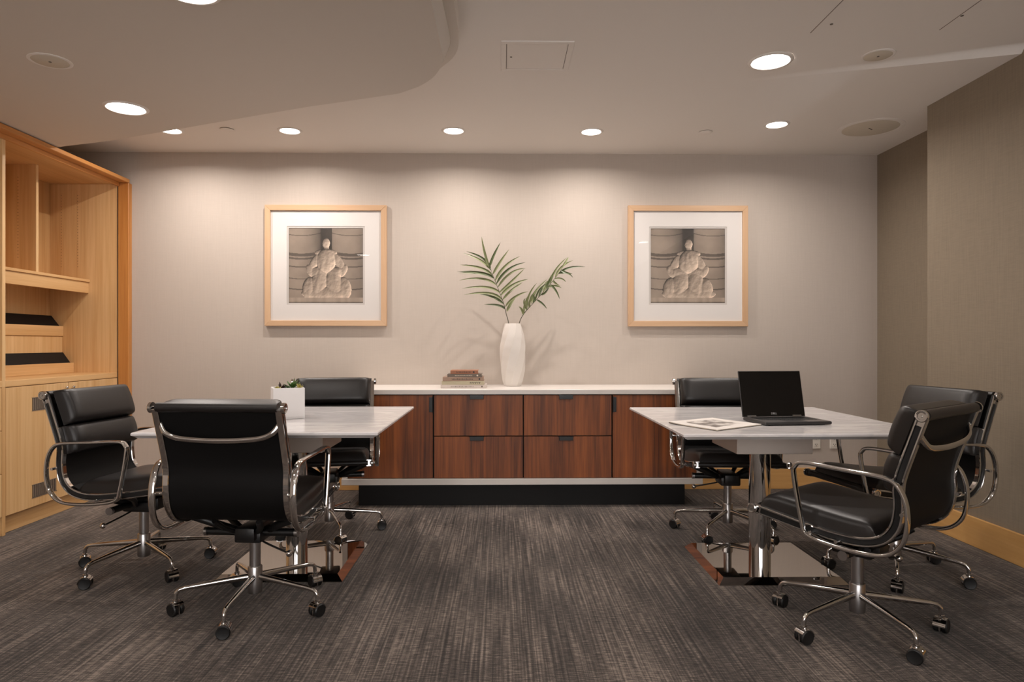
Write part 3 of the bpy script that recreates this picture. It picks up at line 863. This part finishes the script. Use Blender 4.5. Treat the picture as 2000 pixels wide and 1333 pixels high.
# ------------------------------------------------------------------ tables
ZT = .725
def table(cx, cy, hx, hy, label):
    t = thing('pedestal_table', label, 'table', (cx, cy, 0), 0, None)
    bm = bmesh.new(); i = .022
    lv = [(hx - .004, hy - .004, ZT), (hx, hy, ZT - .004), (hx, hy, ZT - .012), (hx - i, hy - i, ZT - .026)]
    rings = [[bm.verts.new((sx * a, sy * b, z)) for sx, sy in ((-1, -1), (1, -1), (1, 1), (-1, 1))] for a, b, z in lv]
    bm.faces.new(rings[0]); bm.faces.new(rings[-1][::-1])
    for r0, r1 in zip(rings, rings[1:]):
        for k in range(4): bm.faces.new((r0[k], r0[(k + 1) % 4], r1[(k + 1) % 4], r1[k]))
    build('marble_top', bm, 'marble', t)
    build('support_box', boxbm((-.178, -.19, .577), (.178, .19, ZT - .0265), .003, 1), 'table_box_paint', t)
    build('cleat', boxbm((-.30, -.30, ZT - .04), (.30, .30, ZT - .0266), .002, 1), 'table_box_paint', t)
    build('column', lathe(bmesh.new(), [(.052, .030), (.052, .577)], 40), 'chrome', t, 40)
    bm = bmesh.new(); lv = [(.295, 0), (.295, .003), (.267, .031)]
    rings = [[bm.verts.new((sx * a, sy * a, z)) for sx, sy in ((-1, -1), (1, -1), (1, 1), (-1, 1))] for a, z in lv]
    bm.faces.new(rings[0][::-1]); bm.faces.new(rings[-1])
    for r0, r1 in zip(rings, rings[1:]):
        for k in range(4): bm.faces.new((r0[k], r0[(k + 1) % 4], r1[(k + 1) % 4], r1[k]))
    build('base_plate', bm, 'mirror_steel', t)
    return t
table(1.275, 3.355, .535, .585, 'square white marble pedestal table with a mirrored base plate, laptop on top')
table(-1.025, 3.43, .51, .585, 'square white marble pedestal table with a mirrored base plate, planter on top')

# planter
pl = at_z(566, 819, ZT)
t = thing('planter', 'white square ceramic planter with succulents on the marble table', 'planter', (-1.065, 3.41, ZT), .40)
hw, hh = .074, .152
bm = bmesh.new()
box(bm, (-hw, -hw, 0), (hw, hw, .012), .003)
for lo, hi in (((-hw, -hw, .005), (hw, -hw + .01, hh)), ((-hw, hw - .01, .005), (hw, hw, hh)), ((-hw, -hw + .008, .005), (-hw + .01, hw - .008, hh)), ((hw - .01, -hw + .008, .005), (hw, hw - .008, hh))):
    box(bm, lo, hi, .002, 1)
build('pot', bm, 'planter_ceramic', t)
build('soil', boxbm((-hw + .011, -hw + .011, .013), (hw - .011, hw - .011, hh - .012), .003), 'soil', t)
def succulent(label, mat, cx, cy, r, n, up, seed):
    rr = random.Random(seed)
    c, s = math.cos(.40), math.sin(.40)
    pz = ZT + hh - .0125
    t2 = thing('succulent', label, 'plant', (-1.065 + c * cx - s * cy, 3.41 + s * cx + c * cy, pz), rr.uniform(0, 6))
    build('stem', lathe(bmesh.new(), [(.004, 0), (.006, .01), (.004, up * .5), (0, up * .55)], 10), mat, t2, 50)
    for k in range(n):
        ph = k * 2.399; e = rr.uniform(.25, 1.25); L = r * rr.uniform(.7, 1.1); z0 = up * .5 * (k / n)
        d = Vector((math.cos(ph) * math.cos(e), math.sin(ph) * math.cos(e), math.sin(e)))
        p0 = Vector((0, 0, z0)); p1 = p0 + d * L * .55; p2 = p0 + d * L + Vector((0, 0, .1 * L))
        build('leaf', sweep(bmesh.new(), [p0, p1, (p1 + p2) / 2, p2], ring(.0058, .0026, 6), scale=[.5, 1, .75, .1]), mat, t2, 60)
succulent('bright green spiky succulent rising highest in the square planter', 'succulent_green', .022, .0, .048, 20, .03, 1)
succulent('dark brown succulent in the middle of the square planter', 'succulent_dark', -.028, -.012, .034, 14, .014, 2)
succulent('small yellow green succulent beside the dark brown one in the square planter', 'succulent_yellow', -.05, -.05, .022, 12, .008, 3)
succulent('olive succulent at the rim of the planter next to the tall green one', 'succulent_yellow', .05, -.04, .028, 12, .008, 4)

# laptop
lp = Vector((1.312, 3.265, ZT))
t = thing('laptop', 'open black laptop with dark screen on the marble table', 'laptop', lp, .11)
wL, dL = .160, .218
build('base', boxbm((-wL, -dL, .003), (wL, 0, .017), .004, 2), 'laptop_dark', t)
build('keyboard_deck', boxbm((-wL + .004, -dL + .004, .0171), (wL - .004, -.008, .0176)), 'laptop_grey', t)
bm = bmesh.new()
for r in range(6):
    for c in range(14):
        x = -.135 + c * .0196; y = -.03 - r * .0185
        box(bm, (x, y - .015, .0177), (x + .016, y, .0190))
k = build('keys', bm, 'key_black', t); k['kind'] = 'stuff'
build('touchpad', boxbm((-.05, -.205, .0177), (.05, -.145, .0181), .0002, 1), 'laptop_dark', t)
bm = bmesh.new()
for sx in (-1, 1):
    for sy in (-dL + .02, -.02): lathe(bm, [(0, 0), (.006, 0), (.006, .004), (0, .004)], 10, (sx * .13, sy, 0))
build('feet', bm, 'black_plastic', t)
lid = bpy.data.objects.new('screen_lid', None)
TL = math.radians(13)
ML = Matrix.Translation((0, .002, .0172)) @ Matrix.Rotation(-TL, 4, 'X')
def lidpart(name, bm, mat, parent, smooth=None):
    bm.transform(ML); return build(name, bm, mat, parent, smooth)
lid = lidpart('screen_lid', boxbm((-wL, .0, .0), (wL, .007, .224), .003, 2), 'laptop_dark', t)
lidpart('screen', boxbm((-wL + .003, -.0008, .004), (wL - .003, .001, .221), .0005, 1), 'screen_black', lid)
for sx in (-1, 1):
    bm = bmesh.new(); sweep(bm, [(sx * .115 - .022, .002, .019), (sx * .115 + .022, .002, .019)], ring(.006, .006, 12)); build('hinge', bm, 'satin_steel', t, 50)
def text_mesh(s, size, ext):
    cu = bpy.data.curves.new('lettering', 'FONT'); cu.body = s; cu.size = size; cu.extrude = ext; cu.align_x = 'CENTER'
    o = bpy.data.objects.new('tmp', cu); COL.objects.link(o)
    dg = bpy.context.evaluated_depsgraph_get(); me = bpy.data.meshes.new_from_object(o.evaluated_get(dg))
    bpy.data.objects.remove(o); bpy.data.curves.remove(cu)
    return me
me = text_mesh('DELL', .013, .0002)
me.transform(ML @ Matrix.Translation((0, -.0011, .011)) @ Matrix.Rotation(math.pi / 2, 4, 'X'))
me.materials.clear(); me.materials.append(MATS['logo_silver'])
obj('logo_lettering', me, lid)

# magazine beside the laptop
corners = [at_z(1303, 824.5, ZT + .008), at_z(1401, 840.5, ZT + .006), at_z(1491, 829, ZT + .006), at_z(1391, 817.5, ZT + .006)]
c = sum(corners, Vector()) / 4
t = thing('magazine', 'closed magazine with grey printed cover lying beside the laptop', 'magazine', (c.x, c.y, ZT))
q = [(p - c).xy * .97 for p in corners]
def sheet(z0, z1, k, mat, name, parent, cover=False):
    bm = bmesh.new(); n = 10; lo, hi = [], []
    for j in range(n + 1):
        for i in range(n + 1):
            u, w = i / n, j / n
            p = (q[0] * (1 - u) + q[1] * u) * (1 - w) + (q[3] * (1 - u) + q[2] * u) * w
            p = p * k
            wav = .004 * max(0, 1 - u * 2.2) ** 2 + .0012 * math.sin(3 * u) * w
            lo.append(bm.verts.new((p.x, p.y, z0 + wav * (1 if z0 > .0012 else .7)))); hi.append(bm.verts.new((p.x, p.y, z1 + wav)))
    m = n + 1
    for j in range(n):
        for i in range(n):
            a = j * m + i
            bm.faces.new((hi[a], hi[a + 1], hi[a + m + 1], hi[a + m])); bm.faces.new((lo[a], lo[a + m], lo[a + m + 1], lo[a + 1]))
    edge = [j for j in range(m)] + [n + m * j for j in range(1, m)] + [m * n + i for i in range(n - 1, -1, -1)] + [m * j for j in range(n - 1, 0, -1)]
    for a, b in zip(edge, edge[1:] + edge[:1]): bm.faces.new((lo[a], lo[b], hi[b], hi[a]))
    return build(name, bm, mat, parent, 40)
g = NT('magazine_cover'); g.set(Roughness=.35)
tc = g.n('ShaderNodeTexCoord'); nz = g.n('ShaderNodeTexNoise'); nz.inputs['Scale'].default_value = 14; nz.inputs['Detail'].default_value = 5
crp = g.n('ShaderNodeValToRGB'); crp.color_ramp.elements[0].position = .42; crp.color_ramp.elements[0].color = srgb(112, 104, 100)
crp.color_ramp.elements[1].position = .6; crp.color_ramp.elements[1].color = srgb(222, 216, 210)
g.l(tc.outputs['Object'], nz.inputs['Vector']); g.l(nz.outputs['Fac'], crp.inputs[0]); g.l(crp.outputs[0], g.b.inputs['Base Color'])
sheet(.0003, .0013, 1.0, 'black_plastic', 'back_cover', t)
sheet(.0014, .0052, .985, 'page_edge', 'pages', t)
sheet(.0053, .0060, 1.0, 'paper', 'front_cover', t)
sheet(.0061, .0063, .62, 'magazine_cover', 'cover_print', t)

# ------------------------------------------------------------------ chairs
RAIL = [(.295, .443), (.20, .428), (.08, .410), (-.05, .398), (-.135, .402), (-.195, .426), (-.232, .474), (-.244, .540), (-.242, .60), (-.250, .65), (-.284, .755), (-.318, .855)]
RAILP = spline([(0, y, z) for y, z in RAIL], 6)
WR = .234
def ribbon(x0, x1, path, off0, off1):
    """sheet following the rail profile; offsets are along the inner normal"""
    bm = bmesh.new(); n = len(path); A = []
    for i, p in enumerate(path):
        T = (path[min(i + 1, n - 1)] - path[max(i - 1, 0)]).normalized()
        N = Vector((0, T.z, -T.y)) * 1.0
        if N.z < 0 and i < n * .3: N = -N
        N = Vector((0, T.z, -T.y))
        A.append([bm.verts.new((x, p.y + N.y * o, p.z + N.z * o)) for x, o in ((x0, off0), (x1, off0), (x1, off1), (x0, off1))])
    for a, b in zip(A, A[1:]):
        for k in range(4): bm.faces.new((a[k], a[(k + 1) % 4], b[(k + 1) % 4], b[k]))
    bm.faces.new(A[0][::-1]); bm.faces.new(A[-1])
    return bm
# tangent runs front->back->up, so the inner side is (T.z, -T.y): up over the seat, forward along the back
def pad(path, hw, T, off):
    us = [-1, -.985, -.95, -.88, -.7, -.35, 0, .35, .7, .88, .95, .985, 1]
    n = 19; bm = bmesh.new(); top = []; bot = []
    s = [0.0]
    for a, b in zip(path, path[1:]): s.append(s[-1] + (b - a).length)
    vs = [0, .012, .035, .075, .14, .22, .32, .42, .5, .58, .68, .78, .86, .925, .965, .988, 1]
    for v in vs:
        d = v * s[-1]; i = max(k for k in range(len(s)) if s[k] <= d + 1e-9); i = min(i, len(path) - 2)
        f = (d - s[i]) / (s[i + 1] - s[i]); p = path[i].lerp(path[i + 1], f)
        i0, i1 = max(i - 1, 0), min(i + 2, len(path) - 1)
        Tn = (path[i1] - path[i0]).normalized(); N = Vector((0, Tn.z, -Tn.y))
        tr, br = [], []
        for u in us:
            e = max(0.0, 1 - abs(2 * v - 1) ** 12) ** .42 * max(0.0, 1 - abs(u) ** 18) ** .42
            h = T * e * (1 - .12 * (2 * v - 1) ** 2)
            tr.append(bm.verts.new((u * hw, p.y + N.y * (off + h * .86 + T * .07), p.z + N.z * (off + h * .86 + T * .07))))
            hb = T * .07 * (1 - e)
            br.append(bm.verts.new((u * hw, p.y + N.y * (off + hb), p.z + N.z * (off + hb))))
        top.append(tr); bot.append(br)
    m = len(us)
    for g0, g1 in zip(top, top[1:]):
        for k in range(m - 1): bm.faces.new((g0[k], g0[k + 1], g1[k + 1], g1[k]))
    for g0, g1 in zip(bot, bot[1:]):
        for k in range(m - 1): bm.faces.new((g0[k], g1[k], g1[k + 1], g0[k + 1]))
    for i in range(len(vs) - 1):
        bm.faces.new((top[i][0], top[i + 1][0], bot[i + 1][0], bot[i][0])); bm.faces.new((top[i][-1], bot[i][-1], bot[i + 1][-1], top[i + 1][-1]))
    for k in range(m - 1):
        bm.faces.new((top[0][k], bot[0][k], bot[0][k + 1], top[0][k + 1])); bm.faces.new((top[-1][k], top[-1][k + 1], bot[-1][k + 1], bot[-1][k]))
    bmesh.ops.remove_doubles(bm, verts=bm.verts, dist=1e-5)
    return bm
def sub(z0=None, z1=None, y0=None, y1=None):
    if z0 is not None: return [p for p in RAILP if p.y < -.2 and z0 <= p.z <= z1]
    return [p for p in RAILP if p.z < .5 and y0 <= p.y <= y1]
CM = {}
def cm(key, bm, mat, smooth=35): CM[key] = mesh_of(bm, key, mat, smooth)
cm('seat_sling', ribbon(-WR + .012, WR - .012, RAILP, -.006, .008), 'leather_back')
bm = bmesh.new(); cyl(bm, (-WR + .004, -.320, .857), (WR - .004, -.320, .857), .0185, 20); cm('top_roll', bm, 'leather')
bm = bmesh.new(); cyl(bm, (-WR + .004, .293, .443), (WR - .004, .293, .443), .014, 16); cm('front_roll', bm, 'leather')
def lin(a, b, n=12): return [Vector((0, *a)).lerp(Vector((0, *b)), i / n) for i in range(n + 1)]
cm('back_pad_a', pad(lin((-.253, .712), (-.309, .868)), .222, .080, .009), 'leather')
cm('back_pad_b', pad(lin((-.241, .583), (-.251, .650), 6) + lin((-.2535, .66), (-.2685, .707), 5), .222, .074, .009), 'leather')
cm('seat_pad', pad(sub(y0=-.17, y1=.284), .222, .074, .009), 'leather')
for s, k in ((-1, 'rail_l'), (1, 'rail_r')):
    sec = [(s * a, b) for a, b in ((-.012, -.014), (-.010, -.017), (.009, -.017), (.012, -.0145), (.012, -.0105), (.005, -.0085), (.005, .0085), (.012, .0105), (.012, .0145), (.009, .017), (-.010, .017), (-.012, .014))]
    cm(k, sweep(bmesh.new(), [Vector((s * WR, p.y, p.z)) for p in RAILP], sec, (1, 0, 0)), 'chrome', 30)
    cm('channel_' + k, ribbon(s * (WR + .0048), s * (WR + .0075), RAILP[2:-2], -.0082, .0082), 'black_plastic')
    for (y, z), e, r in (((-.320, .857), 'top', .0205), ((.295, .443), 'front', .0195)):
        bm = bmesh.new(); x = s * (WR + .012)
        lathe(bm, [(0, 0), (r, 0), (r, s * .010), (r - .003, s * .013), (r - .008, s * .0125), (r - .009, s * .010), (.004, s * .010), (.003, s * .013), (0, s * .013)], 24, (x, y, z), 'x')
        cm('cap_%s_%s' % (e, k), bm, 'chrome')
    loop = [(.055, .392), (.078, .44), (.108, .60), (.104, .638), (.070, .655), (-.06, .650), (-.205, .643), (-.252, .622), (-.278, .570), (-.284, .500), (-.268, .430), (-.222, .385), (-.150, .371), (-.04, .374)]
    cm('arm_' + k, sweep(bmesh.new(), closed_spline([(s * .272, y, z) for y, z in loop], 5), ring(.0125, .0075, 14, 2.6), (1, 0, 0), True), 'chrome')
    for q, (y, z) in enumerate(((-.263, .525), (-.045, .388), (.05, .401))):
        cm('bolt%d_%s' % (q, k), cyl(bmesh.new(), (s * (WR + .008), y, z), (s * .268, y, z), .0065, 12), 'chrome')
sp = [(-WR + .006, -.302, .795), (-WR + .03, -.312, .763), (-WR + .075, -.313, .744), (-.08, -.314, .736), (.0, -.315, .734), (.08, -.314, .736), (WR - .075, -.313, .744), (WR - .03, -.312, .763), (WR - .006, -.302, .795)]
cm('spreader', sweep(bmesh.new(), spline(sp, 6), ring(.008, .0115, 12)), 'chrome')
bm = bmesh.new()
box(bm, (-.055, -.075, .285), (.055, .075, .335), .008); box(bm, (-.04, -.10, .30), (.04, .10, .352), .006)
cyl(bm, (-.185, -.035, .322), (.185, -.035, .322), .016, 18)
for s in (-1, 1):
    sweep(bm, [(s * .06, .0, .325), (s * .16, .06, .375), (s * (WR - .004), .07, .408)], ring(.012, .016, 10))
    sweep(bm, [(s * .06, -.03, .325), (s * .15, -.08, .372), (s * (WR - .004), -.09, .40)], ring(.012, .016, 10))
    sweep(bm, [(s * .03, -.05, .32), (s * .075, -.12, .36), (s * .09, -.165, .398)], ring(.013, .010, 10))
cm('mechanism', bm, 'black_metal')
for s in (-1, 1): cm('mech_cap%d' % s, cyl(bmesh.new(), (s * .183, -.035, .322), (s * .196, -.035, .322), .018, 18), 'satin_steel')
bm = bmesh.new(); sweep(bm, spline([(.03, -.03, .292), (.07, -.045, .278), (.13, -.065, .262), (.17, -.078, .252)], 4), ring(.0042, .0042, 8)); cm('lever', bm, 'black_metal')
cm('lever_knob', sphere(bmesh.new(), (.176, -.080, .250), .0135, 16, 10), 'chrome')
cm('gas_column', lathe(bmesh.new(), [(.022, .165), (.022, .286)], 28), 'satin_steel')
cm('hub', lathe(bmesh.new(), [(0, .062), (.028, .062), (.029, .07), (.029, .168), (.027, .172), (.022, .173)], 28), 'satin_steel')
LEG = spline([(.022, 0, .128), (.10, 0, .122), (.20, 0, .113), (.262, 0, .107)], 4) + spline([(.285, 0, .102), (.297, 0, .090), (.300, 0, .072), (.300, 0, .056)], 3)
cm('leg', sweep(bmesh.new(), LEG, ring(.0105, .0125, 14), scale=[1.15 - .45 * min(1, i / 12) for i in range(len(LEG))]), 'chrome', 50)
def wheel_bm(x):
    s = 1 if x > 0 else -1
    return lathe(bmesh.new(), [(0, x - s * .009), (.024, x - s * .009), (.0265, x - s * .006), (.0265, x + s * .005), (.023, x + s * .009), (.019, x + s * .0082), (0, x + s * .0078)], 26, (0, 0, .0265), 'x')
cm('wheel_a', wheel_bm(.015), 'black_plastic', 40)
cm('wheel_b', wheel_bm(-.015), 'black_plastic', 40)
def hood():
    bm = bmesh.new(); n = 14; R0, R1, hw_ = .0272, .0300, .0215
    A = []
    for i in range(n + 1):
        a = math.radians(0 + 148 * i / n)
        y, z = math.cos(a), math.sin(a)
        A.append([bm.verts.new((x, -y * r, .0265 + z * r)) for x, r in ((-hw_, R1), (hw_, R1), (hw_, R0), (-hw_, R0))])
    for a, b in zip(A, A[1:]):
        for k in range(4): bm.faces.new((a[k], a[(k + 1) % 4], b[(k + 1) % 4], b[k]))
    bm.faces.new(A[0][::-1]); bm.faces.new(A[-1])
    box(bm, (-.003, -.022, .008), (.003, .022, .05))
    lathe(bm, [(0, .05), (.011, .05), (.011, .064), (.008, .066), (0, .066)], 14)
    return bm
cm('caster_hood', hood(), 'chrome', 40)
def chair(x, y, deg, base_deg, label, seed):
    rr = random.Random(seed)
    t = thing('office_chair', label, 'chair', (x, y, 0), math.radians(deg), 'black leather and chrome office chairs around the tables')
    obj('seat_sling', CM['seat_sling'], t)
    obj('top_roll', CM['top_roll'], t); obj('front_roll', CM['front_roll'], t)
    obj('back_pad', CM['back_pad_a'], t); obj('back_pad', CM['back_pad_b'], t); obj('seat_pad', CM['seat_pad'], t)
    for k in ('rail_l', 'rail_r'):
        r = obj('side_rail', CM[k], t); obj('rail_channel', CM['channel_' + k], r)
        obj('end_cap', CM['cap_top_' + k], r); obj('end_cap', CM['cap_front_' + k], r)
        a = obj('armrest', CM['arm_' + k], t); [obj('arm_bolt', CM['bolt%d_%s' % (q, k)], a) for q in range(3)]
    obj('back_spreader', CM['spreader'], t)
    m = obj('tilt_mechanism', CM['mechanism'], t); [obj('tension_knob', CM['mech_cap%d' % s], m) for s in (-1, 1)]
    l = obj('tilt_lever', CM['lever'], t); obj('lever_knob', CM['lever_knob'], l)
    obj('gas_column', CM['gas_column'], t); obj('base_hub', CM['hub'], t)
    for k in range(5):
        a = math.radians(base_deg - deg + 72 * k)
        obj('leg', CM['leg'], t, None, a)
        c = obj('caster', CM['caster_hood'], t, (.30 * math.cos(a), .30 * math.sin(a), 0), math.radians(90 - deg + rr.choice((0, 180)) + rr.uniform(-55, 55)))
        obj('wheel', CM['wheel_a'], c); obj('wheel', CM['wheel_b'], c)
    return t
chair(-1.742, 3.35, -97.7, 31.5, 'black leather office chair between the bookcase and the planter table', 1)
chair(-1.024, 2.85, -4.4, 52.5, 'black leather office chair at the planter table on the side away from the credenza', 2)
chair(-1.003, 3.99, 189.0, 7.5, 'black leather office chair between the planter table and the credenza', 3)
chair(1.305, 3.925, 176, 15.0, 'black leather office chair between the laptop table and the credenza', 4)
chair(1.37, 2.61, 38.0, 63.0, 'black leather office chair at the laptop table on the side away from the credenza', 5)
chair(1.88, 3.235, 99, 25.5, 'black leather office chair between the laptop table and the olive wall', 6)
